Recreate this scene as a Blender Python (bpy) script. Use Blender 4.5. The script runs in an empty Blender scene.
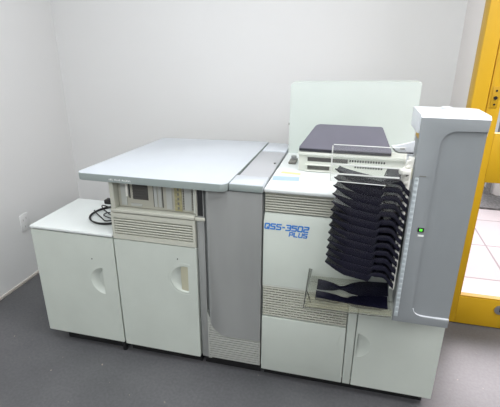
import bpy, bmesh, math, random
from mathutils import Vector, Matrix
random.seed(7)
scene = bpy.context.scene
COL = scene.collection

# ------------------------------------------------------------------ camera
FPX = 419.08
PITCH, ROLL, YAW = 0.3658, 0.0061, -0.2379
cam_data = bpy.data.cameras.new('camera')
cam = bpy.data.objects.new('camera', cam_data)
COL.objects.link(cam)
cam_data.sensor_fit = 'HORIZONTAL'
cam_data.sensor_width = 36.0
cam_data.lens = 36.0 * FPX / 500.0
cam_data.clip_start = 0.02
cp, sp, cw, sw = math.cos(PITCH), math.sin(PITCH), math.cos(YAW), math.sin(YAW)
fwd = Vector((sw * cp, cw * cp, -sp))
right = Vector((cw, -sw, 0))
up = right.cross(fwd)
r2 = right * math.cos(ROLL) + up * math.sin(ROLL)
u2 = -right * math.sin(ROLL) + up * math.cos(ROLL)
cam.matrix_world = Matrix(((r2.x, u2.x, -fwd.x, 0.0), (r2.y, u2.y, -fwd.y, 0.0), (r2.z, u2.z, -fwd.z, 1.6), (0, 0, 0, 1)))
scene.camera = cam

# ------------------------------------------------------------------ world, lamps, exposure
world = bpy.data.worlds.new('daylight')
scene.world = world
world.use_nodes = True
wn = world.node_tree
wn.nodes['Background'].inputs[0].default_value = (0.93, 0.96, 1.0, 1)
wn.nodes['Background'].inputs[1].default_value = 0.6

def area(name, loc, target, sx, sy, power, color):
    d = bpy.data.lights.new(name, 'AREA')
    d.shape = 'RECTANGLE'; d.size = sx; d.size_y = sy; d.energy = power; d.color = color
    o = bpy.data.objects.new(name, d); COL.objects.link(o)
    o.location = loc
    o.rotation_euler = (Vector(target) - Vector(loc)).to_track_quat('-Z', 'Y').to_euler()
    return o
COOL = (0.95, 0.975, 1.0)
area('ceiling_or_fill_lamp', (-0.9, 1.35, 2.74), (-0.9, 1.35, 0), 1.8, 1.0, 26, COOL)
area('ceiling_or_fill_lamp', (0.6, 0.9, 2.74), (0.6, 0.9, 0), 1.6, 1.0, 18, COOL)
area('ceiling_or_fill_lamp', (-0.4, -1.0, 2.74), (-0.4, -1.0, 0), 2.2, 1.2, 56, COOL)
area('ceiling_or_fill_lamp', (1.9, 1.3, 2.74), (1.9, 1.3, 0), 1.2, 0.8, 48, (1.0, 0.95, 0.98))  # added fill lamp, unseen, brightens the floor at the right

sd = bpy.data.lights.new('hazy_sun', 'SUN'); sd.energy = 4.0; sd.angle = math.radians(40); sd.color = (1.0, 0.91, 0.96)
so = bpy.data.objects.new('hazy_sun', sd); COL.objects.link(so)
so.location = (3, 8, 6)
so.rotation_euler = Vector((-0.32, -0.74, -0.62)).to_track_quat('-Z', 'Y').to_euler()

vs = scene.view_settings
vs.view_transform = 'Standard'
vs.look = 'None'
vs.gamma = 1.0
vs.use_curve_mapping = False
vs.exposure = 0.1
scene.cycles.transparent_max_bounces = 32

# ------------------------------------------------------------------ materials
def srgb(r, g, b):
    f = lambda c: (c / 12.92) if c <= 0.04045 else ((c + 0.055) / 1.055) ** 2.4
    return (f(r / 255.0), f(g / 255.0), f(b / 255.0), 1.0)

def mat(name, rgb, rough=0.5, metal=0.0, var=0.04, scale=6.0, bump=0.0, bscale=120.0, spec=0.5, stretch=(1, 1, 1)):
    m = bpy.data.materials.new(name); m.use_nodes = True
    nt = m.node_tree; b = nt.nodes['Principled BSDF']
    b.inputs['Roughness'].default_value = rough
    b.inputs['Metallic'].default_value = metal
    b.inputs['Specular IOR Level'].default_value = spec
    tc = nt.nodes.new('ShaderNodeTexCoord')
    mp = nt.nodes.new('ShaderNodeMapping'); mp.inputs['Scale'].default_value = stretch
    nt.links.new(tc.outputs['Object'], mp.inputs['Vector'])
    n = nt.nodes.new('ShaderNodeTexNoise')
    n.inputs['Scale'].default_value = scale; n.inputs['Detail'].default_value = 5.0
    nt.links.new(mp.outputs[0], n.inputs['Vector'])
    r = nt.nodes.new('ShaderNodeValToRGB')
    c = srgb(*rgb)
    lo = tuple(x * (1 - var) for x in c[:3]) + (1,)
    hi = tuple(min(1, x * (1 + var)) for x in c[:3]) + (1,)
    r.color_ramp.elements[0].position = 0.35; r.color_ramp.elements[0].color = lo
    r.color_ramp.elements[1].position = 0.65; r.color_ramp.elements[1].color = hi
    nt.links.new(n.outputs['Fac'], r.inputs['Fac'])
    nt.links.new(r.outputs['Color'], b.inputs['Base Color'])
    if bump > 0:
        n2 = nt.nodes.new('ShaderNodeTexNoise'); n2.inputs['Scale'].default_value = bscale
        nt.links.new(tc.outputs['Object'], n2.inputs['Vector'])
        bp = nt.nodes.new('ShaderNodeBump'); bp.inputs['Strength'].default_value = bump
        bp.inputs['Distance'].default_value = 0.002
        nt.links.new(n2.outputs['Fac'], bp.inputs['Height'])
        nt.links.new(bp.outputs['Normal'], b.inputs['Normal'])
    return m

def clear_mat(name, rgb, alpha, rough=0.08):
    """thin clear plastic or glass: see-through with fresnel shine"""
    m = bpy.data.materials.new(name); m.use_nodes = True
    nt = m.node_tree; nt.nodes.clear()
    out = nt.nodes.new('ShaderNodeOutputMaterial')
    tr = nt.nodes.new('ShaderNodeBsdfTransparent'); tr.inputs[0].default_value = (0.97, 0.975, 0.97, 1)
    gl = nt.nodes.new('ShaderNodeBsdfGlossy'); gl.inputs['Roughness'].default_value = rough
    df = nt.nodes.new('ShaderNodeBsdfDiffuse')
    n = nt.nodes.new('ShaderNodeTexNoise'); n.inputs['Scale'].default_value = 9
    rp = nt.nodes.new('ShaderNodeValToRGB')
    c = srgb(*rgb)
    rp.color_ramp.elements[0].color = tuple(x * .94 for x in c[:3]) + (1,)
    rp.color_ramp.elements[1].color = c
    nt.links.new(n.outputs['Fac'], rp.inputs['Fac']); nt.links.new(rp.outputs[0], df.inputs['Color'])
    lw = nt.nodes.new('ShaderNodeLayerWeight'); lw.inputs['Blend'].default_value = 0.5
    pw = nt.nodes.new('ShaderNodeMath'); pw.operation = 'POWER'; pw.inputs[1].default_value = 4.0
    nt.links.new(lw.outputs['Facing'], pw.inputs[0])
    fr = nt.nodes.new('ShaderNodeMath'); fr.operation = 'MULTIPLY_ADD'; fr.inputs[1].default_value = 0.5; fr.inputs[2].default_value = 0.02
    nt.links.new(pw.outputs[0], fr.inputs[0])
    mx = nt.nodes.new('ShaderNodeMixShader')
    nt.links.new(fr.outputs[0], mx.inputs[0]); nt.links.new(tr.outputs[0], mx.inputs[1]); nt.links.new(gl.outputs[0], mx.inputs[2])
    mx2 = nt.nodes.new('ShaderNodeMixShader'); mx2.inputs[0].default_value = alpha
    nt.links.new(mx.outputs[0], mx2.inputs[1]); nt.links.new(df.outputs[0], mx2.inputs[2])
    nt.links.new(mx2.outputs[0], out.inputs[0])
    return m

M = {}
M['wall'] = mat('wall_paint', (225, 225, 224), 0.7, var=0.008, scale=1.2, bump=0.05, bscale=60)
M['return'] = mat('return_wall_lightened', (236, 231, 228), 0.7, var=0.012, scale=1.2)  # wall paint made lighter and pinker to offset shade on the return
M['ceiling'] = mat('ceiling_paint', (236, 236, 236), 0.8, var=0.01)
M['skirt'] = mat('wall_foot_strip', (214, 206, 198), 0.6)
M['white'] = mat('white_plastic', (202, 209, 200), 0.42, var=0.025, scale=5)
M['white_lit'] = mat('white_plastic_lit_top', (222, 227, 225), 0.4, var=0.015, scale=5)  # brighter bluish copy of the white plastic, overhead light put into the colour
M['cream'] = mat('cream_plastic', (212, 215, 206), 0.45, var=0.02)
M['vent'] = mat('vent_plastic', (196, 197, 184), 0.5, var=0.02)
M['grey'] = mat('grey_painted_steel', (152, 154, 152), 0.38, var=0.03, scale=4, stretch=(3, 3, .6))
M['greyd'] = mat('dark_grey_painted_steel', (140, 144, 143), 0.45, var=0.04)
M['desk'] = mat('pale_blue_laminate', (199, 205, 211), 0.32, var=0.012, scale=8)
M['desk_edge'] = mat('grey_green_laminate_edge', (146, 156, 153), 0.45, var=0.03)
M['tower'] = mat('cool_grey_plastic', (142, 147, 149), 0.42, var=0.025, scale=5)
M['cap'] = mat('pale_grey_plastic', (214, 218, 222), 0.38, var=0.015)
M['black'] = mat('matte_black', (18, 18, 20), 0.6)
M['shadow_gap'] = mat('dark_rubber_gap_shade', (40, 41, 42), 0.7)  # dark small parts, and strips that stand for shaded gaps
M['navy'] = mat('navy_black_gloss_plastic', (27, 27, 47), 0.25, var=0.2, scale=8, spec=0.8)
M['lid'] = mat('charcoal_scanner_lid', (104, 103, 114), 0.42, var=0.04)
M['lid_edge'] = mat('black_scanner_rim', (36, 36, 44), 0.4)
M['blue'] = mat('blue_ink', (52, 128, 212), 0.5, var=0.06, scale=40)
M['paleblue'] = mat('pale_blue_paper', (168, 192, 226), 0.7)
M['yellowpaper'] = mat('pale_yellow_paper', (232, 226, 150), 0.7)
M['yellow'] = mat('yellow_enamel', (202, 158, 14), 0.45, var=0.03, scale=3)
M['dyellow'] = mat('amber_enamel', (186, 144, 14), 0.5, var=0.03, scale=3)
M['steel'] = mat('brushed_steel', (170, 170, 172), 0.3, 0.8)
M['olive'] = mat('olive_board', (168, 162, 124), 0.6, var=0.15, scale=90)
M['beige'] = mat('beige_flap', (190, 188, 164), 0.5)
M['ltgrey'] = mat('light_grey_panel', (184, 187, 182), 0.5)
M['dkslot'] = mat('dark_slot', (74, 73, 70), 0.6)
M['midgrey'] = mat('mid_grey', (120, 120, 114), 0.6, var=0.1, scale=60)
M['grey_lid'] = mat('light_grey_steel_lid', (180, 182, 185), 0.4, var=0.02)
M['console'] = mat('console_panel_shaded', (178, 177, 164), 0.55, var=0.03)  # darkened, the shade inside the control bay is put into the colour
M['rear'] = mat('greenish_white_plastic', (200, 208, 202), 0.4, var=0.012)
M['grille_grey'] = mat('grey_grille', (172, 174, 168), 0.5, var=0.02)
M['strip'] = mat('pale_blue_guide_plastic', (186, 195, 198), 0.4)
M['chain'] = mat('white_nylon', (232, 232, 224), 0.4)
M['ink_white'] = mat('white_ink', (240, 242, 240), 0.6)
M['outletp'] = mat('outlet_plastic', (226, 226, 225), 0.4)
M['clear'] = clear_mat('clear_acrylic', (224, 226, 222), 0.04)
M['clear_edge'] = clear_mat('clear_acrylic_edge', (240, 242, 238), 0.8, 0.2)
M['bin'] = clear_mat('smoky_clear_acrylic', (176, 175, 148), 0.15)
M['bin_end'] = clear_mat('grey_clear_acrylic', (150, 155, 148), 0.34)
M['bin_edge'] = clear_mat('smoky_acrylic_edge', (96, 98, 92), 0.6, 0.2)
M['glass'] = clear_mat('window_glass', (220, 226, 224), 0.0, 0.02)
M['kerb'] = mat('grey_concrete', (140, 138, 138), 0.9, var=0.25, scale=40)
M['extwhite'] = mat('white_render', (236, 234, 234), 0.8)

def led_mat():
    m = bpy.data.materials.new('green_led'); m.use_nodes = True
    nt = m.node_tree; b = nt.nodes['Principled BSDF']
    n = nt.nodes.new('ShaderNodeTexNoise'); r = nt.nodes.new('ShaderNodeValToRGB')
    r.color_ramp.elements[0].color = (0.05, 0.6, 0.02, 1); r.color_ramp.elements[1].color = (0.12, 0.8, 0.05, 1)
    nt.links.new(n.outputs['Fac'], r.inputs['Fac'])
    nt.links.new(r.outputs[0], b.inputs['Base Color']); nt.links.new(r.outputs[0], b.inputs['Emission Color'])
    b.inputs['Emission Strength'].default_value = 1.1
    return m
M['led'] = led_mat()

def floor_mat():
    m = bpy.data.materials.new('grey_speckled_vinyl'); m.use_nodes = True
    nt = m.node_tree; b = nt.nodes['Principled BSDF']
    tc = nt.nodes.new('ShaderNodeTexCoord')
    n1 = nt.nodes.new('ShaderNodeTexNoise'); n1.inputs['Scale'].default_value = 2.2; n1.inputs['Detail'].default_value = 7
    n2 = nt.nodes.new('ShaderNodeTexNoise'); n2.inputs['Scale'].default_value = 70; n2.inputs['Detail'].default_value = 3
    n3 = nt.nodes.new('ShaderNodeTexNoise'); n3.inputs['Scale'].default_value = 38; n3.inputs['Detail'].default_value = 2
    for n in (n1, n2, n3): nt.links.new(tc.outputs['Object'], n.inputs['Vector'])
    r1 = nt.nodes.new('ShaderNodeValToRGB')
    r1.color_ramp.elements[0].position = 0.3; r1.color_ramp.elements[0].color = srgb(82, 83, 85)
    r1.color_ramp.elements[1].position = 0.7; r1.color_ramp.elements[1].color = srgb(101, 101, 103)
    nt.links.new(n1.outputs['Fac'], r1.inputs['Fac'])
    r2_ = nt.nodes.new('ShaderNodeValToRGB')
    r2_.color_ramp.elements[0].position = 0.35; r2_.color_ramp.elements[0].color = (0.82, 0.82, 0.83, 1)
    r2_.color_ramp.elements[1].position = 0.65; r2_.color_ramp.elements[1].color = (1, 1, 1, 1)
    nt.links.new(n2.outputs['Fac'], r2_.inputs['Fac'])
    mx = nt.nodes.new('ShaderNodeMix'); mx.data_type = 'RGBA'; mx.blend_type = 'MULTIPLY'; mx.inputs[0].default_value = 1
    nt.links.new(r1.outputs[0], mx.inputs[6]); nt.links.new(r2_.outputs[0], mx.inputs[7])
    r3 = nt.nodes.new('ShaderNodeValToRGB')
    r3.color_ramp.elements[0].position = 0.74; r3.color_ramp.elements[0].color = (0, 0, 0, 1)
    r3.color_ramp.elements[1].position = 0.78; r3.color_ramp.elements[1].color = (1, 1, 1, 1)
    nt.links.new(n3.outputs['Fac'], r3.inputs['Fac'])
    mx2 = nt.nodes.new('ShaderNodeMix'); mx2.data_type = 'RGBA'
    nt.links.new(r3.outputs[0], mx2.inputs[0]); nt.links.new(mx.outputs[2], mx2.inputs[6])
    mx2.inputs[7].default_value = srgb(150, 140, 130)
    nt.links.new(mx2.outputs[2], b.inputs['Base Color'])
    b.inputs['Roughness'].default_value = 0.42
    bp = nt.nodes.new('ShaderNodeBump'); bp.inputs['Strength'].default_value = 0.12; bp.inputs['Distance'].default_value = 0.002
    nt.links.new(n2.outputs['Fac'], bp.inputs['Height']); nt.links.new(bp.outputs[0], b.inputs['Normal'])
    return m
M['floor'] = floor_mat()

def tile_mat():
    m = bpy.data.materials.new('pale_outdoor_tiles'); m.use_nodes = True
    nt = m.node_tree; b = nt.nodes['Principled BSDF']
    tc = nt.nodes.new('ShaderNodeTexCoord')
    br = nt.nodes.new('ShaderNodeTexBrick'); br.offset = 0.0
    br.inputs['Scale'].default_value = 1.0
    br.inputs['Brick Width'].default_value = 0.6; br.inputs['Row Height'].default_value = 0.6
    br.inputs['Mortar Size'].default_value = 0.008
    br.inputs['Color1'].default_value = srgb(206, 196, 197); br.inputs['Color2'].default_value = srgb(203, 193, 195)
    br.inputs['Mortar'].default_value = srgb(150, 138, 140)
    nt.links.new(tc.outputs['Object'], br.inputs['Vector'])
    nt.links.new(br.outputs['Color'], b.inputs['Base Color'])
    b.inputs['Roughness'].default_value = 0.6
    return m
M['tiles'] = tile_mat()

# ------------------------------------------------------------------ mesh helpers (all in world metres)
def finish(bm, ang=38):
    bmesh.ops.recalc_face_normals(bm, faces=bm.faces)
    for f in bm.faces: f.smooth = True
    for e in bm.edges:
        if len(e.link_faces) == 2 and e.calc_face_angle(0) > math.radians(ang): e.smooth = False

def obj(name, bm, material, parent=None, kind=None, label=None, base=None):
    """link a bmesh given in world metres as one mesh object"""
    finish(bm)
    b = Vector(base) if base is not None else (parent['_b'] if parent is not None else Vector((0, 0, 0)))
    b = Vector(b)
    bmesh.ops.translate(bm, vec=-b, verts=bm.verts)
    me = bpy.data.meshes.new(name); bm.to_mesh(me); bm.free()
    me.materials.append(material)
    o = bpy.data.objects.new(name, me); COL.objects.link(o)
    if parent is not None:
        o.parent = parent; o['_b'] = list(b)
    else:
        o.location = b; o['_b'] = list(b)
    if kind: o['kind'] = kind
    if label: o['label'] = label
    return o

def thing(name, label, cat, loc, group=None):
    o = bpy.data.objects.new(name, None); COL.objects.link(o)
    o.empty_display_size = 0.05
    o.location = loc; o['_b'] = list(loc)
    o['label'] = label; o['category'] = cat
    if group: o['group'] = group
    return o

def tag(o, label, cat, group=None):
    o['label'] = label; o['category'] = cat
    if group: o['group'] = group
    return o

def box(bm, x0, x1, y0, y1, z0, z1, bev=0.0, seg=2):
    vs_ = [bm.verts.new((x, y, z)) for x in (x0, x1) for y in (y0, y1) for z in (z0, z1)]
    q = [(0, 1, 3, 2), (4, 6, 7, 5), (0, 4, 5, 1), (2, 3, 7, 6), (0, 2, 6, 4), (1, 5, 7, 3)]
    fs = [bm.faces.new([vs_[i] for i in f]) for f in q]
    if bev > 0:
        es = list({e for f in fs for e in f.edges})
        bmesh.ops.bevel(bm, geom=es, offset=bev, segments=seg, affect='EDGES', profile=0.5, clamp_overlap=True)
    return bm

def Box(*a, **k): return box(bmesh.new(), *a, **k)

def prism(bm, pts, axis, a0, a1, bev=0.0, seg=2):
    """polygon extruded along an axis. axis 'x': pts (y,z); 'y': pts (x,z); 'z': pts (x,y)"""
    def P(p, a):
        return {'x': (a, p[0], p[1]), 'y': (p[0], a, p[1]), 'z': (p[0], p[1], a)}[axis]
    A = [bm.verts.new(P(p, a0)) for p in pts]; B = [bm.verts.new(P(p, a1)) for p in pts]
    n = len(pts)
    fa = bm.faces.new(A); fb = bm.faces.new(B[::-1])
    for i in range(n): bm.faces.new((A[i], B[i], B[(i + 1) % n], A[(i + 1) % n]))
    if bev > 0:
        es = list(set(fa.edges) | set(fb.edges))
        bmesh.ops.bevel(bm, geom=es, offset=bev, segments=seg, affect='EDGES', profile=0.5, clamp_overlap=True)
    return bm

def Prism(*a, **k): return prism(bmesh.new(), *a, **k)

def rounded(pts, radii, n=6):
    """round the corners of a 2D polygon"""
    out = []
    N = len(pts)
    for i, (p, r) in enumerate(zip(pts, radii)):
        p = Vector(p)
        if r <= 0: out.append(tuple(p)); continue
        a = Vector(pts[i - 1]); c = Vector(pts[(i + 1) % N])
        u = (a - p).normalized(); v = (c - p).normalized()
        half = u.angle(v) / 2
        t = r / math.tan(half)
        cen = p + (u + v).normalized() * (r / math.sin(half))
        s = p + u * t - cen; e = p + v * t - cen
        for k in range(n + 1):
            w = k / n
            d = (s * (1 - w) + e * w)
            d = d.normalized() * r
            out.append(tuple(cen + d))
    return out

def tube(bm, pts, r, seg=8, cyclic=False):
    pts = [Vector(p) for p in pts]; n = len(pts); rings = []
    for i, p in enumerate(pts):
        a = pts[i - 1] if (i > 0 or cyclic) else p
        b = pts[(i + 1) % n] if (i < n - 1 or cyclic) else p
        t = (b - a).normalized()
        s = t.cross(Vector((0, 0, 1)))
        if s.length < 1e-4: s = t.cross(Vector((0, 1, 0)))
        s.normalize(); w = s.cross(t)
        rings.append([bm.verts.new(p + (s * math.cos(k * 2 * math.pi / seg) + w * math.sin(k * 2 * math.pi / seg)) * r) for k in range(seg)])
    for i in range(n if cyclic else n - 1):
        A, B = rings[i], rings[(i + 1) % n]
        for k in range(seg): bm.faces.new((A[k], A[(k + 1) % seg], B[(k + 1) % seg], B[k]))
    if not cyclic:
        bm.faces.new(rings[0]); bm.faces.new(rings[-1][::-1])
    return bm

def disc(bm, c, r, y0, y1, seg=24, bev=0.0):
    pts = [(c[0] + r * math.cos(2 * math.pi * k / seg), c[1] + r * math.sin(2 * math.pi * k / seg)) for k in range(seg)]
    return prism(bm, pts, 'y', y0, y1, bev)

def panel_with_hole(outer, hole, y0, y1):
    """front panel (polygon in XZ) with one cut-out, thickness y0..y1"""
    bm = bmesh.new()
    es = []
    for loop in (outer, hole):
        vv = [bm.verts.new((p[0], y0, p[1])) for p in loop]
        es += [bm.edges.new((vv[i], vv[(i + 1) % len(vv)])) for i in range(len(vv))]
    bmesh.ops.triangle_fill(bm, use_beauty=True, use_dissolve=False, edges=es)
    ret = bmesh.ops.extrude_face_region(bm, geom=list(bm.faces))
    bmesh.ops.translate(bm, vec=(0, y1 - y0, 0), verts=[g for g in ret['geom'] if isinstance(g, bmesh.types.BMVert)])
    return bm

def moon(cx, cz, r, a0, a1, n=20):
    """circle segment between two angles (degrees), closed by its chord"""
    return [(cx + r * math.cos(math.radians(a0 + (a1 - a0) * k / n)), cz + r * math.sin(math.radians(a0 + (a1 - a0) * k / n))) for k in range(n + 1)]

def scoop(loop, y0, depth, deep_dir):
    """hollow shell behind a cut-out: shallow at the arc, deepest at the straight grip edge"""
    bm = bmesh.new()
    xs = [p[0] for p in loop]; x0, x1 = min(xs), max(xs)
    cz = sum(p[1] for p in loop) / len(loop)
    S = 6; rings = []
    gx = x1 if deep_dir > 0 else x0
    for s in range(S + 1):
        t = s / S
        ring = []
        for p in loop:
            q = (p[0] + (gx - p[0]) * t * 0.72, p[1] + (cz - p[1]) * t * 0.72)
            f = abs(q[0] - (x0 if deep_dir > 0 else x1)) / (x1 - x0)
            ring.append(bm.verts.new((q[0], y0 + depth * (1 - (1 - t) ** 2) * (0.35 + 0.65 * f), q[1])))
        rings.append(ring)
    n = len(loop)
    for s in range(S):
        for k in range(n): bm.faces.new((rings[s][k], rings[s][(k + 1) % n], rings[s + 1][(k + 1) % n], rings[s + 1][k]))
    bm.faces.new(rings[-1])
    return bm

def comb(x0, x1, z0, z1, n, yf, depth, back, duty=0.66):
    """horizontal louvres: grooves cut across a panel"""
    p = (z1 - z0) / n
    pts = []
    for i in range(n):
        a = z0 + i * p
        pts += [(yf + depth, a), (yf + depth, a + p * (1 - duty)), (yf, a + p * (1 - duty) + p * .06), (yf, a + p)]
    pts += [(back, z1), (back, z0)]
    return Prism(pts, 'x', x0, x1)

# ------------------------------------------------------------------ room
LW, BW, DW, RX, CH = -2.16, 2.86, 2.37, 0.577, 2.8
def struct(name, bm, m, parent=None): return obj(name, bm, m, parent, kind=None if parent else 'structure')

struct('floor', Box(LW - .1, 3.0, -3.0, DW + .06, -.1, 0), M['floor'])
struct('floor', Box(LW - .1, RX + .1, DW + .06, BW + .1, -.1, 0), M['floor'])
struct('wall_left', Box(LW - .1, LW, -3.0, BW + .1, 0, CH), M['wall'])
struct('wall_back', Box(LW, RX + .08, BW, BW + .1, 0, CH), M['wall'])
struct('wall_return', Box(RX, RX + .06, DW + .1, BW, 0, CH), M['return'])
struct('wall_right', Box(3.0, 3.1, -3.0, DW + .1, 0, CH), M['wall'])
struct('wall_front', Box(LW - .1, 3.1, -3.1, -3.0, 0, CH), M['wall'])
struct('ceiling', Box(LW - .1, 3.1, -3.1, BW + .1, CH, CH + .1), M['ceiling'])
struct('baseboard_left', Box(LW, LW + .008, -3.0, BW, 0, .022, .002), M['skirt'])
struct('baseboard_back', Box(LW + .008, RX, BW - .008, BW, 0, .022, .002), M['skirt'])
# wall above and beside the yellow door
struct('wall_door', Box(RX, 3.0, DW + .02, DW + .1, 2.2, CH), M['wall'])
struct('wall_door', Box(1.86, 3.0, DW + .02, DW + .1, 0, 2.2), M['wall'])
# yellow door frame and leaf
struct('trim_1', Box(RX, .648, DW, DW + .1, 0, 2.2, .004), M['yellow'])
struct('trim_2', Box(.648, 1.80, DW, DW + .1, 2.12, 2.2, .004), M['yellow'])
struct('trim_3', Box(1.80, 1.86, DW, DW + .1, 0, 2.2, .004), M['yellow'])
dy0, dy1 = DW + .012, DW + .056
bm = bmesh.new()
box(bm, .654, .716, dy0, dy1, .006, 2.112, .003)
box(bm, 1.73, 1.792, dy0, dy1, .006, 2.112, .003)
door = struct('door_1', bm, M['yellow'])
obj('bottom_rail', Box(.716, 1.73, dy0, dy1, .006, .192, .003), M['yellow'], door)
obj('middle_rail', Box(.716, 1.73, dy0, dy1, .907, 1.172, .003), M['yellow'], door)
obj('top_rail', Box(.716, 1.73, dy0, dy1, 2.03, 2.112, .003), M['yellow'], door)
bm = bmesh.new()
box(bm, .716, 1.73, dy0 + .004, dy1 - .004, .192, .2, .001)
box(bm, .716, .722, dy0 + .006, dy1 - .006, .2, .907, .001)
obj('glazing_bead', bm, M['dyellow'], door)
obj('glass_pane', Box(.716, 1.73, dy0 + .02, dy0 + .025, .2, .907), M['glass'], door)
obj('glass_pane', Box(.716, 1.73, dy0 + .02, dy0 + .025, 1.172, 2.03), M['glass'], door)
bm = disc(bmesh.new(), (.945, .135), .03, dy0 - .008, dy0, 24, .002)
lk = obj('floor_lock', bm, M['steel'], door)
obj('keyhole', Box(.942, .948, dy0 - .0095, dy0 - .008, .125, .147), M['black'], lk)
bm = Box(.665, .70, dy0 - .004, dy0, 1.30, 1.405, .003)
lp = obj('lock_plate', bm, M['dyellow'], door)
obj('keyhole', disc(bmesh.new(), (.684, 1.35), .009, dy0 - .008, dy0 - .004, 14), M['black'], lp)
for zz in (1.318, 1.385):
    obj('screw', disc(bmesh.new(), (.684, zz), .005, dy0 - .007, dy0 - .004, 10), M['black'], lp)
# outside the door
struct('pavement', Box(RX + .06, 6.0, DW + .1, 4.52, -.1, -.004), M['tiles'])
struct('gutter', Box(RX + .06, 6.0, 4.52, 4.585, -.1, -.03), M['shadow_gap'])
struct('street_kerb', Box(RX + .06, 6.0, 4.585, 9.0, -.1, -.004), M['kerb'])
st = obj('street_plinth', Prism(rounded([(1.62, 5.03), (4.2, 4.66), (4.2, 6.6), (1.62, 6.6)], [.04] * 4), 'z', -.004, .42, .015), M['extwhite'], base=(2.5, 5.4, 0))
tag(st, 'low white masonry plinth outside the yellow door', 'plinth')
bm = tube(bmesh.new(), [(1.575, 5.06, -.004), (1.575, 5.06, .9)], .028, 12)
bl = obj('street_bollard', bm, M['kerb'], base=(1.575, 5.06, 0))
tag(bl, 'grey speckled post outside the glass door', 'post')

# outlet on the left wall
oy, oz = 2.235, .425
t = thing('wall_outlet', 'small white wall outlet low on the left wall', 'outlet', (LW, oy, oz))
obj('plate', Prism(rounded([(oy - .04, oz - .06), (oy + .04, oz - .06), (oy + .04, oz + .06), (oy - .04, oz + .06)], [.008] * 4), 'x', LW, LW + .007, .002), M['outletp'], t)
for (a, b) in ((-.016, .02), (-.008, -.03), (.012, .026)):
    obj('socket_slot', Box(LW + .0066, LW + .0076, oy + a - .0022, oy + a + .0022, oz + b - .007, oz + b + .007), M['grille_grey'], t)

# ------------------------------------------------------------------ left storage cabinet
F = 1.66
t = thing('storage_cabinet', 'low white storage cabinet at the left end with a crescent grip door', 'cabinet', (-1.335, 1.87, 0))
x0, x1 = -1.576, -1.103
obj('body', Box(x0 + .003, x1 - .003, F + .02, 2.075, .066, .697, .003), M['white'], t)
obj('top_panel', Box(x0 - .002, x1, F - .003, 2.078, .698, .713, .004), M['white_lit'], t)
hole = moon(-1.178, .437, .078, 93, 267)
hole = [(max(p[0], -1.256), p[1]) for p in hole]
outer = rounded([(x0, .066), (x1, .064), (x1, .692), (x0, .692)], [.006] * 4, 3)
d = obj('door', panel_with_hole(outer, hole, F, F + .018), M['white'], t)
obj('handle', scoop(hole, F + .001, .03, 1), M['white'], d, label='crescent finger grip')
obj('screw', disc(bmesh.new(), (-1.235, .562), .0035, F - .001, F, 10), M['shadow_gap'], d)
obj('plinth', Box(x0 + .09, x1 - .012, F + .035, 2.05, 0, .066), M['black'], t)  # black block also stands in for the shadow under the cabinet
obj('foot', tube(bmesh.new(), [(x1 - .014, F + .022, 0), (x1 - .014, F + .022, .066)], .014, 12), M['black'], t)

# cable and adapter on it
cz = .713
cc = (-1.225, 1.875)
pts = []
for k in range(76):
    a = k * 2 * math.pi / 48
    pts.append((cc[0] + (.114 + .005 * math.sin(k * .31) + .0001 * k) * math.cos(a + 2.2), cc[1] + (.124 + .005 * math.cos(k * .27)) * math.sin(a + 2.2), cz + .0042 + .0062 * (k / 48.0)))
t = thing('power_cable', 'coiled black power cable lying on top of the low white cabinet', 'cable', (cc[0], cc[1], cz))
obj('coil', tube(bmesh.new(), pts, .0034, 8), M['black'], t)
def curve(P, n=10):
    out = []
    for i in range(len(P) - 1):
        p0 = Vector(P[max(i - 1, 0)]); p1 = Vector(P[i]); p2 = Vector(P[i + 1]); p3 = Vector(P[min(i + 2, len(P) - 1)])
        for k in range(n):
            s = k / n
            out.append(0.5 * ((2 * p1) + (p2 - p0) * s + (2 * p0 - 5 * p1 + 4 * p2 - p3) * s * s + (3 * p1 - p0 - 3 * p2 + p3) * s ** 3))
    out.append(Vector(P[-1])); return out
loose = curve([(-1.337, 1.877, cz + .022), (-1.302, 1.853, cz + .012), (-1.262, 1.826, cz + .006), (-1.222, 1.794, cz + .007), (-1.19, 1.785, cz + .014), (-1.18, 1.81, cz + .012),
               (-1.225, 1.835, cz + .008), (-1.262, 1.848, cz + .013), (-1.262, 1.886, cz + .012), (-1.235, 1.905, cz + .008), (-1.25, 1.94, cz + .008), (-1.30, 1.965, cz + .010),
               (-1.335, 1.955, cz + .022), (-1.315, 1.925, cz + .016), (-1.285, 1.905, cz + .012), (-1.24, 1.865, cz + .016), (-1.20, 1.85, cz + .008)])
obj('loose_end', tube(bmesh.new(), loose, .0032, 8), M['black'], t)
ad = obj('power_adapter', Box(-1.372, -1.325, 2.025, 2.07, cz, cz + .026, .007, 3), M['black'], base=(-1.35, 2.05, cz))
tag(ad, 'black adapter block at the back corner of the low white cabinet top', 'adapter')

# ------------------------------------------------------------------ console cabinet under the worktop
t = thing('console_cabinet', 'taller white cabinet with vent grille and open control bay beneath the worktop', 'cabinet', (-.875, 2.0, 0))
x0, x1 = -1.095, -.664
bm = bmesh.new()
box(bm, x0, x1, F + .02, 2.40, .055, .836, .003)
box(bm, x0, x1, F + .12, 2.40, .836, .998)
obj('body', bm, M['white'], t)
outer = rounded([(x0, .060), (x1, .057), (x1, .692), (x0, .692)], [.006] * 4, 3)
hcx, hcz, hr = -.728, .515, .073
hole = [(hcx + hr * math.cos(math.radians(a)), hcz + hr * math.sin(math.radians(a))) for a in range(76, 285, 9)]
d = obj('door', panel_with_hole(outer, hole, F, F + .018), M['white'], t)
h = obj('handle', scoop(hole, F + .001, .03, 1), M['white'], d, label='half-moon finger grip with beige flap')
obj('grip_flap', Prism([(-.75, hcz - .066), (-.712, hcz - .068), (-.712, hcz + .068), (-.75, hcz + .066)], 'y', F + .006, F + .009), M['beige'], h)
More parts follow.
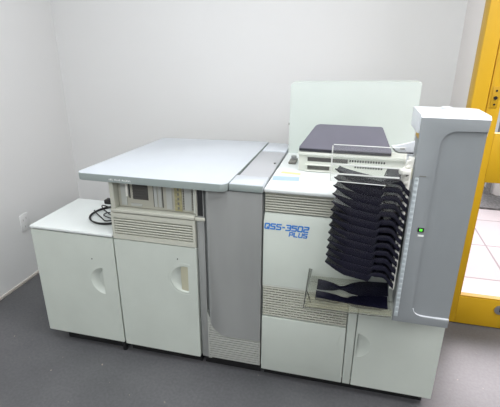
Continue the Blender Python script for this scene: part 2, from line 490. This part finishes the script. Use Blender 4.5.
ring = [(hcx + .086 * math.cos(math.radians(a)), F + .0004, hcz + .086 * math.sin(math.radians(a))) for a in range(70, 291, 8)]
obj('grip_ring', tube(bmesh.new(), ring, .0016, 6), M['white'], d)
obj('screw', disc(bmesh.new(), (-.761, .624), .0035, F - .001, F, 10), M['shadow_gap'], d)
bm = comb(x0 + .012, x1 - .012, .722, .815, 7, F + .001, .012, F + .019, .58)
box(bm, x0, x1, F, F + .019, .697, .722); box(bm, x0, x1, F, F + .019, .815, .834)
box(bm, x0, x0 + .012, F, F + .019, .722, .815); box(bm, x1 - .012, x1, F, F + .019, .722, .815)
obj('vent_grille', bm, M['vent'], t)
obj('ledge', Box(x0 + .004, x1, F - .003, F + .12, .838, .855, .003), M['vent'], t)
obj('post', Box(x0 + .008, x0 + .03, F - .002, F + .10, .8555, .997, .002), M['vent'], t)
Y = F + .035
con = obj('control_panel', Box(-1.062, -.668, Y, Y + .06, .858, .996), M['console'], t)
def cp_(name, a0, a1, b0, b1, m, dy=.003): return obj(name, Box(a0, a1, Y - dy, Y, b0, b1), M[m], con)
cp_('blank_plate', -1.047, -1.018, .866, .985, 'ltgrey')
cp_('latch', -1.016, -1.005, .915, .985, 'chain', .012)
cp_('slot', -1.004, -.999, .905, .98, 'shadow_gap', .002)
bm = comb(-.985, -.906, .900, .985, 6, Y - .003, .002, Y)
obj('drive_bay', bm, M['dkslot'], con)
cp_('name_plate', -.998, -.94, .866, .879, 'ltgrey')
for xa in (-.875, -.853): cp_('card_slot', xa, xa + .016, .872, .99, 'ltgrey')
for xa in (-.879, -.834): cp_('card_gap', xa, xa + .004, .87, .99, 'dkslot', .002)
cp_('blank_plate', -.812, -.784, .866, .99, 'ltgrey')
cp_('circuit_board', -.771, -.736, .861, .99, 'olive')
bm = bmesh.new()
for i in range(5):
    zz = .87 + i * .023
    box(bm, -.757, -.749, Y - .004, Y - .003, zz, zz + .012)
obj('jumpers', bm, M['midgrey'], con)
cp_('blank_plate', -.722, -.688, .868, .99, 'ltgrey')
for xa in (-.729, -.685):
    bm = Box(xa + .0012, xa + .0028, Y - .0012, Y, .872, .99)
    for i in range(9): box(bm, xa, xa + .004, Y - .003, Y - .001, .872 + i * .0125, .878 + i * .0125)
    obj('pin_row', bm, M['dkslot'], con)
cp_('mullion', -.676, -.668, .86, .995, 'cream', .01)
obj('dark_slot', Box(-1.079, -1.063, Y + .005, Y + .02, .858, .996), M['shadow_gap'], t)  # dark strip stands for the shadowed gap beside the panel
obj('plinth', Box(x0 + .012, x1 - .005, F + .035, 2.36, 0, .055), M['black'], t)  # black, so the shade beneath the cabinet is in its colour

# worktop on the console cabinet
bev = .003
pts = rounded([(-1.236, 1.63), (-.5005, 1.63), (-.4885, 2.50), (-1.160, 2.44)], [.03, .035, .01, .01])
t = thing('worktop', 'wide pale blue worktop slab over the control bay', 'worktop', (-.86, 2.05, .998))
obj('edge_band', Prism(pts, 'z', .998, 1.0305, .002), M['desk_edge'], t, label='grey green front edge')
cx_, cy_ = -.85, 2.05
ins = [(cx_ + (p[0] - cx_) * .9965, cy_ + (p[1] - cy_) * .9965) for p in pts]
obj('top_surface', Prism(ins, 'z', 1.0305, 1.0325, .001), M['desk'], t)
bm = bmesh.new()
def glyph(x, z, k, s=.0075):
    w = s * .62; y0, y1 = 1.6290, 1.6296
    if k % 3 == 0:
        prism(bm, [(x, z), (x + w, z), (x + w / 2, z + s)], 'y', y0, y1)
    elif k % 3 == 1:
        box(bm, x, x + s * .2, y0, y1, z, z + s); box(bm, x + s * .2, x + w, y0, y1, z, z + s * .2)
    else:
        box(bm, x, x + s * .2, y0, y1, z, z + s); box(bm, x + w - s * .2, x + w, y0, y1, z, z + s); box(bm, x + s * .2, x + w - s * .2, y0, y1, z + s * .45, z + s * .65)
x = -1.063
k = 0
for wlen in (3, 4, 6):
    for i in range(wlen):
        glyph(x, 1.0085 - .0008 * (x + 1.063) * 10, [0, 2, 1, 2, 1, 0, 2, 2, 0, 1, 2, 0, 1][k]); k += 1; x += .0078
    x += .006
obj('white_lettering', bm, M['ink_white'], t, label='faded tiny white lettering')

# ------------------------------------------------------------------ grey transport cabinet in the middle
t = thing('transport_cabinet', 'narrow grey steel cabinet between the worktop and the white printer', 'cabinet', (-.5, 2.05, 0))
bm = bmesh.new()
box(bm, -.66, -.345, F + .03, 2.49, .055, .996, .002)
obj('body', bm, M['greyd'], t)
obj('side_strip', Box(-.658, -.622, F + .012, F + .03, .056, .995, .003), M['grey'], t)
pp = rounded([(-.604, .212), (-.348, .216), (-.348, .994), (-.606, .994)], [.09, .0, .0, .012], 10)
pp = [(p[0], p[1]) for p in pp]
obj('front_panel', Prism(pp, 'y', F + .001, F + .03, .004), M['grey'], t)
bm = comb(-.616, -.348, .062, .29, 16, F + .004, .004, F + .03, .75)
gp = bm
prism(bm, rounded([(-.622, .056), (-.604, .056), (-.604, .30), (-.622, .34)], [.0] * 4), 'y', F + .008, F + .03)
obj('lower_grille', bm, M['grille_grey'], t, label='pale grey louvred lower grille')
obj('ledge_end', Box(-.660, -.612, F - .004, F + .0, .838, .855, .003), M['vent'], t)
obj('post', Box(-.660, -.652, F + .004, F + .0115, .856, .994, .001), M['vent'], t)
obj('dark_slot', Box(-.650, -.626, F + .0105, F + .0118, .858, .99), M['shadow_gap'], t)  # thin dark sheet, shade of the right-hand gap as colour
obj('end_cap', Box(-.4965, -.345, F - .002, 1.785, .998, 1.033, .004), M['desk'], t)
obj('cap_edge', Box(-.4965, -.346, F - .004, F - .002, 1.0, 1.029, .001), M['desk_edge'], t)
obj('top_panel', Box(-.4895, -.348, 1.79, 2.285, .998, 1.026, .004), M['grey_lid'], t)
obj('rear_strip', Box(-.4855, -.348, 2.292, 2.49, .998, 1.03, .004), M['desk'], t)
bm = bmesh.new(); tube(bm, [(-.366, 2.04, 1.026), (-.366, 2.04, 1.031)], .006, 10)
obj('screw', bm, M['midgrey'], t)
obj('plinth', Box(-.65, -.35, F + .035, 2.40, 0, .055), M['black'], t)  # its black carries the shadow beneath the grey cabinet

# ------------------------------------------------------------------ white printer
X0, X1 = -.340, .470
t = thing('photo_printer', 'big white photo printer cabinet with blue lettering and three louvred and plain doors', 'printer', (.065, 1.98, 0))
t['label'] = 'big white photo printer cabinet with blue lettering on its front'
obj('body', Box(X0, X1, F + .034, 2.42, .055, 1.004, .003), M['white'], t)
obj('top_cover', Box(X0 - .001, X1 + .001, F - .003, 2.42, 1.004, 1.023, .006, 3), M['white_lit'], t)
bm = comb(X0 + .002, X1 - .002, .908, 1.002, 8, F + .014, .012, F + .034, .68)
obj('upper_grille', bm, M['vent'], t)
# text panel with sloped bright top edge
pr = [(F, .55), (F, .866), (F + .018, .906), (F + .034, .905), (F + .034, .55)]
fp = obj('front_panel', Prism(pr, 'x', X0, X1 - .002, .002), M['white'], t)
obj('trim_strip', Box(X0, .052, F + .003, F + .034, .539, .548, .001), M['cream'], t)
# lower fine grille with staggered bridges
gx0, gx1, gz0, gz1, gn = X0 + .002, .056, .375, .537, 12
bm = comb(gx0, gx1, gz0, gz1, gn, F + .002, .012, F + .034, .56)
pt = (gz1 - gz0) / gn
for i in range(gn):
    xx = gx0 + (.012 if i % 2 else .027)
    while xx < gx1 - .01:
        box(bm, xx, xx + .004, F + .0035, F + .012, gz0 + i * pt, gz0 + i * pt + pt * .45); xx += .03
obj('lower_grille', bm, M['vent'], t)
obj('lower_panel', Prism(rounded([(X0, .053), (.060, .053), (.057, .372), (X0, .372)], [.004] * 4, 2), 'y', F, F + .034, .002), M['white'], t)
hole_c = (.101, .289); hr = .07
circ = moon(hole_c[0], hole_c[1], hr, 90, 270)
bm = Prism(rounded([(.064, .053), (.1, .053), (.1, .545), (.060, .545)], [.003] * 4, 2), 'y', F, F + .034, .002)
obj('stile', bm, M['white'], t)
ring = [(hole_c[0] - .004 + hr * math.cos(math.radians(a)), F + .0008, hole_c[1] + hr * math.sin(math.radians(a))) for a in range(95, 266, 9)]
obj('grip_ring', tube(bmesh.new(), ring, .0018, 6), M['white'], t)
hole = [(p[0] + .004, p[1]) for p in moon(hole_c[0], hole_c[1], .068, -84, 84)]
hole = [(max(p[0], .109), p[1]) for p in hole]
outer = rounded([(.104, .053), (X1, .053), (X1, .545), (.104, .545)], [.004] * 4, 2)
d = obj('door', panel_with_hole(outer, hole, F, F + .018), M['white'], t)
obj('handle', scoop(hole, F + .001, .016, -1), M['white'], d, label='shallow half-moon finger grip')
obj('plinth', Box(X0 + .01, X1 - .03, F + .035, 2.40, 0, .055), M['black'], t)  # black colour doubles as the shadow under the printer
# lettering: squared strokes, slightly slanted
STROKES = {
    'Q': [[(0, .15), (0, .85), (.12, 1), (.88, 1), (1, .85), (1, .15), (.88, 0), (.12, 0), (0, .15)], [(.62, .3), (1.02, -.06)]],
    'S': [[(1, 1), (.1, 1), (0, .88), (0, .62), (.1, .52), (.9, .5), (1, .4), (1, .12), (.9, 0), (0, 0)]],
    '-': [[(.1, .5), (.9, .5)]],
    '3': [[(0, 1), (.9, 1), (1, .88), (1, .62), (.88, .52), (.25, .52)], [(.88, .5), (1, .4), (1, .12), (.9, 0), (0, 0)]],
    '5': [[(1, 1), (0, 1), (0, .56), (.9, .56), (1, .44), (1, .12), (.9, 0), (0, 0)]],
    '0': [[(.1, 0), (0, .12), (0, .88), (.1, 1), (.9, 1), (1, .88), (1, .12), (.9, 0), (.1, 0)]],
    '2': [[(0, 1), (.9, 1), (1, .88), (1, .62), (.9, .52), (.1, .48), (0, .38), (0, 0), (1, 0)]],
    'P': [[(0, 0), (0, 1), (.9, 1), (1, .88), (1, .5), (.9, .4), (0, .4)]],
    'L': [[(0, 1), (0, 0), (1, 0)]],
    'U': [[(0, 1), (0, .12), (.1, 0), (.9, 0), (1, .12), (1, 1)]],
}
def lettering(text, x, z, w, h, gap, th, yf):
    bm = bmesh.new(); k_ = 0
    for ch in text:
        cw_ = w * (.5 if ch == '-' else 1)
        for line in STROKES[ch]:
            P = [Vector((x + p[0] * cw_ + p[1] * h * .16, z + p[1] * h)) for p in line]
            for i in range(len(P) - 1):
                a, b = P[i], P[i + 1]
                u = (b - a).normalized(); nn = Vector((-u.y, u.x)) * th / 2
                a2, b2 = a - u * th * .35, b + u * th * .35
                k_ += 1
                prism(bm, [tuple(a2 + nn), tuple(b2 + nn), tuple(b2 - nn), tuple(a2 - nn)], 'y', yf - .0006 - .00002 * (k_ % 20), yf)
        x += cw_ + gap
    return bm
obj('blue_lettering', lettering('QSS-3502', -.335, .8365, .0183, .0235, .0076, .0062, F), M['blue'], fp, label='blue letters reading QSS-3502')
obj('blue_lettering', lettering('PLUS', -.225, .809, .0142, .0185, .0064, .005, F), M['blue'], fp, label='blue letters reading PLUS')
# things stuck or fixed on the top
obj('label_sheet', Prism([(-.328, 1.775), (-.21, 1.79), (-.214, 1.85), (-.335, 1.84)], 'z', 1.023, 1.0236), M['paleblue'], t, label='pale blue sticker')
obj('label_strip', Prism([(-.312, 1.895), (-.215, 1.885), (-.217, 1.915), (-.306, 1.922)], 'z', 1.023, 1.0237), M['yellowpaper'], t, label='pale yellow sticker strip')
bm = Box(-.300, -.262, 2.06, 2.15, 1.023, 1.035, .004)
la = obj('top_latch', bm, M['midgrey'], t, label='small grey metal latch')
obj('knob', tube(bmesh.new(), [(-.281, 2.125, 1.034), (-.281, 2.125, 1.052)], .014, 14), M['steel'], la)

# upright white cover at the back of the printer
t = thing('rear_cover', 'tall upright white cover box standing behind the scanner', 'cover', (0, 2.35, 1.023))
pts = rounded([(-.337, 1.0235), (.320, 1.0235), (.320, 1.424), (-.337, 1.406)], [.004, .004, .012, .022], 6)
obj('shell', Prism(pts, 'y', 2.30, 2.40, .009, 3), M['rear'], t)
obj('hinge_pin', tube(bmesh.new(), [(-.345, 2.33, 1.18), (-.337, 2.33, 1.18)], .006, 10), M['midgrey'], t)

# ------------------------------------------------------------------ scanner on the printer
t = thing('film_scanner', 'cream film scanner with sloping charcoal lid on the printer top', 'scanner', (0, 2.1, 1.023))
SY = 1.96
bm = Box(-.236, .275, SY, 2.05, 1.0235, 1.121, .004)
obj('housing', bm, M['cream'], t)
obj('front_lip', Box(-.238, .277, SY - .012, SY + .01, 1.103, 1.121, .004), M['cream'], t)
lidp = [(-.238, 1.952), (.188, 1.952), (.147, 2.17), (-.176, 2.17)]
bm = bmesh.new()
lp2 = rounded(lidp, [.008, .012, .012, .03], 5)
zl = lambda y: 1.1245 + (y - 1.952) * .355
A = [bm.verts.new((p[0], p[1], zl(p[1]))) for p in lp2]; B = [bm.verts.new((p[0], p[1], zl(p[1]) + .013)) for p in lp2]
bm.faces.new(A[::-1]); bm.faces.new(B)
for i in range(len(A)): bm.faces.new((A[i], A[(i + 1) % len(A)], B[(i + 1) % len(A)], B[i]))
lid = obj('lid', bm, M['lid'], t)
obj('lid_rim', Box(-.234, .184, 1.9465, 1.9515, 1.1245, 1.136, .001), M['lid_edge'], lid)
bm = bmesh.new()
in_ = [(-.214, 2.03), (.165, 2.03), (.140, 2.16), (-.17, 2.16)]
A = [bm.verts.new((p[0], p[1], 1.0235)) for p in in_]; B = [bm.verts.new((p[0], p[1], zl(p[1]) - .001)) for p in in_]
bm.faces.new(A[::-1]); bm.faces.new(B)
for i in range(4): bm.faces.new((A[i], A[(i + 1) % 4], B[(i + 1) % 4], B[i]))
obj('rear_housing', bm, M['cream'], t)
obj('paper_slot', Box(-.193, -.005, SY - .002, SY, 1.074, 1.093), M['dkslot'], t)
obj('side_grille', comb(-.192, -.088, 1.034, 1.054, 5, SY - .004, .003, SY, .5), M['midgrey'], t)
bm = bmesh.new()
for i in range(14): box(bm, .002 + i * .0118, .009 + i * .0118, SY - .0015, SY, 1.082, 1.092)
for i in range(11): box(bm, .028 + i * .0118, .035 + i * .0118, SY - .0015, SY, 1.054, 1.063)
obj('vent_holes', bm, M['black'], t)
for zz in (1.056, 1.026):
    obj('slot_frame', Box(-.202, -.07, SY - .014, SY, zz, zz + .006, .001), M['cream'], t)
# white curved guide arm reaching towards the sorter
arm = [(.172, 1.192), (.20, 1.196), (.228, 1.204), (.255, 1.214), (.278, 1.222), (.278, 1.170), (.204, 1.169), (.190, 1.173), (.182, 1.183)]
t = thing('guide_arm', 'white curved guide arm between the scanner lid and the tall grey tower', 'arm', (.2, 1.88, 1.023))
obj('arm_blade', Prism(arm, 'y', 1.85, 1.875, .003), M['cap'], t)
obj('arm_seal', tube(bmesh.new(), [(.171, 1.8485, 1.190), (.181, 1.8485, 1.181), (.190, 1.8485, 1.171), (.204, 1.8485, 1.167), (.278, 1.8485, 1.167)], .0025, 6), M['shadow_gap'], t)
obj('arm_support', Box(.240, .270, 1.855, 1.872, 1.0238, 1.176, .003), M['cap'], t)
obj('arm_mark', Box(.206, .226, 1.8487, 1.85, 1.181, 1.186), M['midgrey'], t)

# ------------------------------------------------------------------ sorter tower with trays
TF = 1.48
L, Rr = .222, .427
t = thing('print_sorter', 'tall grey sorter tower with black trays stacked at its left side', 'sorter', (.32, 1.56, .57))
body = rounded([(L + .012, .576), (Rr, .576), (Rr, 1.318), (L + .012, 1.318)], [.006, .006, 0, 0], 3)
obj('body', Prism(body, 'y', TF + .0121, 1.652, .003), M['tower'], t)
# front face with a panel recess open to the right edge
a0, a1, zb, zt = .290, Rr - .003, .612, 1.334
rim = [(L, .576), (Rr, .576), (Rr, zb)]
rim += [(.325, zb)] + [(.325 - .035 * math.sin(k * math.pi / 12), zb + .035 - .035 * math.cos(k * math.pi / 12)) for k in range(1, 7)]
rim += [(.290, zt - .04)] + [(.33 - .04 * math.cos(k * math.pi / 12), zt - .04 + .04 * math.sin(k * math.pi / 12)) for k in range(1, 7)]
rim += [(Rr, zt), (Rr + .002, 1.374), (L - .002, 1.374)]
obj('front_frame', Prism(rim, 'y', TF, TF + .012, .0025), M['tower'], t)
obj('face_panel', Prism([(.289, zb - .001), (Rr - .001, zb - .001), (Rr - .001, zt + .001), (.289, zt + .001)], 'y', TF + .006, TF + .0118), M['tower'], t)
obj('recess_highlight', tube(bmesh.new(), curve([(.292, TF + .004, zb + .03), (.300, TF + .004, zb + .012), (.325, TF + .004, zb + .002), (.37, TF + .004, zb + .001), (Rr - .002, TF + .004, zb + .002)], 6), .0028, 6), M['cap'], t)  # pale tube stands in for the bright highlight along the recess edge
capp = rounded([(L - .007, TF + .0135), (Rr + .003, TF + .0135), (Rr + .003, 1.672), (L - .010, 1.672)], [.006, .004, .02, .012], 5)
cap = obj('cap', Prism(capp, 'z', 1.3195, 1.386, .011, 4), M['cap'], t)
obj('cap_button', tube(bmesh.new(), [(.318, 1.62, 1.383), (.318, 1.62, 1.394)], .018, 20), M['cap'], cap)
obj('cap_lip', Prism([(TF + .001, 1.3745), (TF + .012, 1.3855), (TF + .02, 1.3855), (TF + .02, 1.3745)], 'x', L - .003, Rr + .003, .001), M['cap'], cap)
# translucent guide strip with ribs
bm = Box(.226, .2405, TF - .0015, TF + .011, .60, 1.168, .002)
i = 0
while .612 + i * .021 < 1.16:
    box(bm, .2275, .239, TF - .0026, TF - .001, .612 + i * .021, .612 + i * .021 + .012, .002); i += 1
obj('guide_strip', bm, M['strip'], t, label='pale bluish ribbed guide strip')
ind = obj('indicator', Box(.262, .284, TF - .003, TF, .968, .985, .002), M['black'], t)
obj('green_light', Box(.268, .278, TF - .005, TF - .003, .972, .981, .002), M['led'], ind, label='lit green indicator light')
obj('indicator_label', Box(.266, .286, TF - .0008, TF, .950, .957), M['ink_white'], t)
obj('screw', Box(.240, .262, TF - .001, TF, 1.174, 1.177), M['midgrey'], t)
# toothed conveyor the trays hang on
bm = Box(.205, .213, TF + .0, TF + .03, .715, 1.20, .002)
NT = 13; PZ = .0311
for k in range(27):
    zz = .722 + k * PZ / 1.62
    prism(bm, [(.194, zz + .003), (.206, zz + .010), (.206, zz + .003), (.196, zz - .001)], 'y', TF - .004, TF + .012)
obj('conveyor', bm, M['chain'], t, label='white toothed conveyor')
bm = bmesh.new()
prism(bm, [(.184, 1.15), (.206, 1.13), (.216, 1.165), (.218, 1.236), (.200, 1.238), (.194, 1.20), (.184, 1.195)], 'y', TF + .004, TF + .024, .003)
br = obj('conveyor_bracket', bm, M['chain'], t)
obj('pivot', Prism([(.191, 1.182), (.201, 1.198), (.211, 1.182), (.201, 1.166)], 'y', TF + .001, TF + .004), M['midgrey'], br)
obj('end_plate', Box(.205, .217, TF + .002, TF + .05, 1.16, 1.20, .002), M['beige'], t)
yl = obj('warning_tab', Box(.2325, .234, 1.56, 1.645, 1.284, 1.318, .0005), M['shadow_gap'], t)
obj('yellow_sticker', Box(.2316, .2325, 1.565, 1.645, 1.286, 1.306), M['yellow'], yl, label='yellow warning sticker')

def tray_mesh():
    """one black tray, tip at the left, hung on the conveyor at the right (z = 0 at the tip)"""
    bm = bmesh.new()
    top = [(-.055, 0), (-.045, -.0045), (-.03, -.0095), (-.01, -.0145), (.02, -.021), (.055, -.0275), (.085, -.0325), (.112, -.037), (.124, -.026),
           (.135, -.0235), (.150, -.0225), (.166, -.0235), (.178, -.034), (.192, -.054), (.206, -.066)]
    yf, yb = TF - .012, 1.625
    rows = []
    for i, (x, z) in enumerate(top):
        hgt = 0.0
        if x <= .112: hgt = min(.027, max(0.001, (x + .055) * .40))
        elif x < .125: hgt = .013
        else: hgt = .017
        cols = [bm.verts.new((x, yf - .0045, z - hgt - .001)), bm.verts.new((x, yf - .0045, z - min(.002, hgt * .5))),
                bm.verts.new((x, yf - .0035, z + .0012)), bm.verts.new((x, yf - .001, z + .0018))]
        for j, f in enumerate((0, .12, .35, .65, 1)):
            yy = yf + .002 + (yb - yf) * f
            sag = -.006 * math.sin(math.pi * f)
            cols.append(bm.verts.new((x + .012 * f, yy, z + sag - (.032 if x < .12 else .004) * f)))
        rows.append(cols)
    for i in range(len(rows) - 1):
        for j in range(len(rows[0]) - 1): bm.faces.new((rows[i][j], rows[i + 1][j], rows[i + 1][j + 1], rows[i][j + 1]))
    ret = bmesh.ops.solidify(bm, geom=list(bm.faces), thickness=.002)
    return bm
first = None
base = Vector(t['_b'])
zb0 = .812
for k in range(NT):
    if first is None:
        bm = tray_mesh()
        finish(bm, 50)
        bmesh.ops.translate(bm, vec=Vector((-base.x, -base.y, zb0 - base.z)), verts=bm.verts)
        me = bpy.data.meshes.new('tray'); bm.to_mesh(me); bm.free(); me.materials.append(M['navy'])
        first = bpy.data.objects.new('tray', me); COL.objects.link(first); first.parent = t
    else:
        c = first.copy(); COL.objects.link(c); c.parent = t
        c.location = (.0008 * k, 0, PZ * k)

# clear acrylic chute cover over the upper trays
cy0 = 1.444
bm = Prism(rounded([(-.057, 1.146), (.130, 1.143), (.180, 1.167), (.180, 1.279), (.147, 1.2765), (-.057, 1.2765)], [0, 0, 0, .008, 0, .010], 5), 'y', cy0, cy0 + .004)
ch = obj('chute_cover', bm, M['clear'], t, label='clear acrylic chute cover over the top trays')
for zz in (1.207, 1.1735):
    obj('rib', Box(-.056, .172, cy0 - .003, cy0, zz - .0026, zz + .0026, .0006), M['clear_edge'], ch)
bm = bmesh.new()
tube(bm, [(-.055, cy0, 1.2765), (.147, cy0, 1.2765), (.180, cy0, 1.279)], .0016, 6)
tube(bm, [(-.058, cy0, 1.146), (-.058, cy0, 1.272)], .0022, 6)
tube(bm, [(-.057, cy0, 1.146), (.130, cy0, 1.143)], .0016, 6)
obj('sheet_edge', bm, M['clear_edge'], ch, label='bright cut edges of the acrylic')
obj('clip', Box(.170, .206, cy0 + .0045, TF - .001, 1.185, 1.20, .002), M['chain'], ch)

# ------------------------------------------------------------------ clear bin below the trays
t = thing('collection_bin', 'clear plastic catch bin below the black trays holding dark pieces', 'bin', (.05, 1.54, .60))
by0, by1 = 1.452, 1.648
obj('floor_plate', Prism([(-.122, .600), (.214, .612), (.214, .616), (-.122, .604)], 'y', by0, by1), M['bin'], t)
def quad_plate(P, n):
    bm = bmesh.new()
    A = [bm.verts.new(p) for p in P]; B = [bm.verts.new(Vector(p) + Vector(n)) for p in P]
    bm.faces.new(A); bm.faces.new(B[::-1])
    for i in range(4): bm.faces.new((A[i], B[i], B[(i + 1) % 4], A[(i + 1) % 4]))
    return bm
obj('end_panel', quad_plate([(-.124, by0 - .004, .597), (-.109, by0 - .004, .782), (-.113, by1, .668), (-.124, by1, .597)], (-.004, 0, 0)), M['bin_end'], t)
obj('back_panel', Prism([(-.120, .604), (.214, .616), (.214, .645), (-.116, .634)], 'y', by1 - .004, by1), M['bin'], t)
obj('front_panel', Prism([(-.120, .604), (.214, .616), (.214, .640), (.1, .640), (-.10, .650), (-.112, .648)], 'y', by0, by0 + .004), M['bin'], t)
bm = bmesh.new()
tube(bm, [(-.126, by0 - .004, .597), (-.111, by0 - .004, .782)], .0022, 6)
tube(bm, [(-.118, by0 - .002, .685), (-.098, by0 - .002, .628)], .0022, 6)
tube(bm, [(-.122, by0 - .002, .601), (.02, by0 - .002, .604), (.13, by0 - .002, .606), (.214, by0 - .002, .612)], .002, 6)
obj('cut_edge', bm, M['bin_edge'], t, label='dark cut edges of the clear plastic')
# dark pieces lying in the bin
def slab(path, yc, w, th, rise, sag=.003):
    """bent strip lying flat: path gives (x, middle z, relative width)"""
    bm = bmesh.new(); rows = []
    for i, (x, z, k) in enumerate(path):
        rows.append([bm.verts.new((x, yc + w * k * (j / 4 - .5), z + rise * k * (j / 4 - .5) - sag * math.sin(j / 4 * math.pi))) for j in range(5)])
    for i in range(len(rows) - 1):
        for j in range(4): bm.faces.new((rows[i][j], rows[i + 1][j], rows[i + 1][j + 1], rows[i][j + 1]))
    bmesh.ops.solidify(bm, geom=list(bm.faces), thickness=th)
    return bm
G = 'dark loose trays in the clear bin'
s = obj('loose_tray', slab([(-.084, .632, 1), (-.04, .629, 1), (.0, .626, .9), (.025, .625, .62), (.045, .625, .62), (.065, .626, 1.1), (.10, .627, 1.25), (.14, .630, 1.3), (.17, .633, 1.4), (.200, .640, 1.3)], 1.502, .05, .006, .014), M['navy'], base=(.05, 1.5, .62))
tag(s, 'lower navy black loose tray lying at the front of the clear bin', 'tray', G)
s = obj('loose_tray', slab([(-.084, .634, 1), (-.05, .632, .95), (-.015, .630, .7), (.01, .629, .35), (.03, .630, .45), (.055, .633, .95), (.09, .637, 1.3), (.13, .642, 1.4), (.175, .648, 1.3), (.205, .652, 1.2)], 1.585, .058, .006, .018), M['navy'], base=(.05, 1.6, .63))
tag(s, 'upper navy black loose tray pinched in the middle at the back of the clear bin', 'tray', G)
for o in bpy.data.objects:
    if '_b' in o: del o['_b']
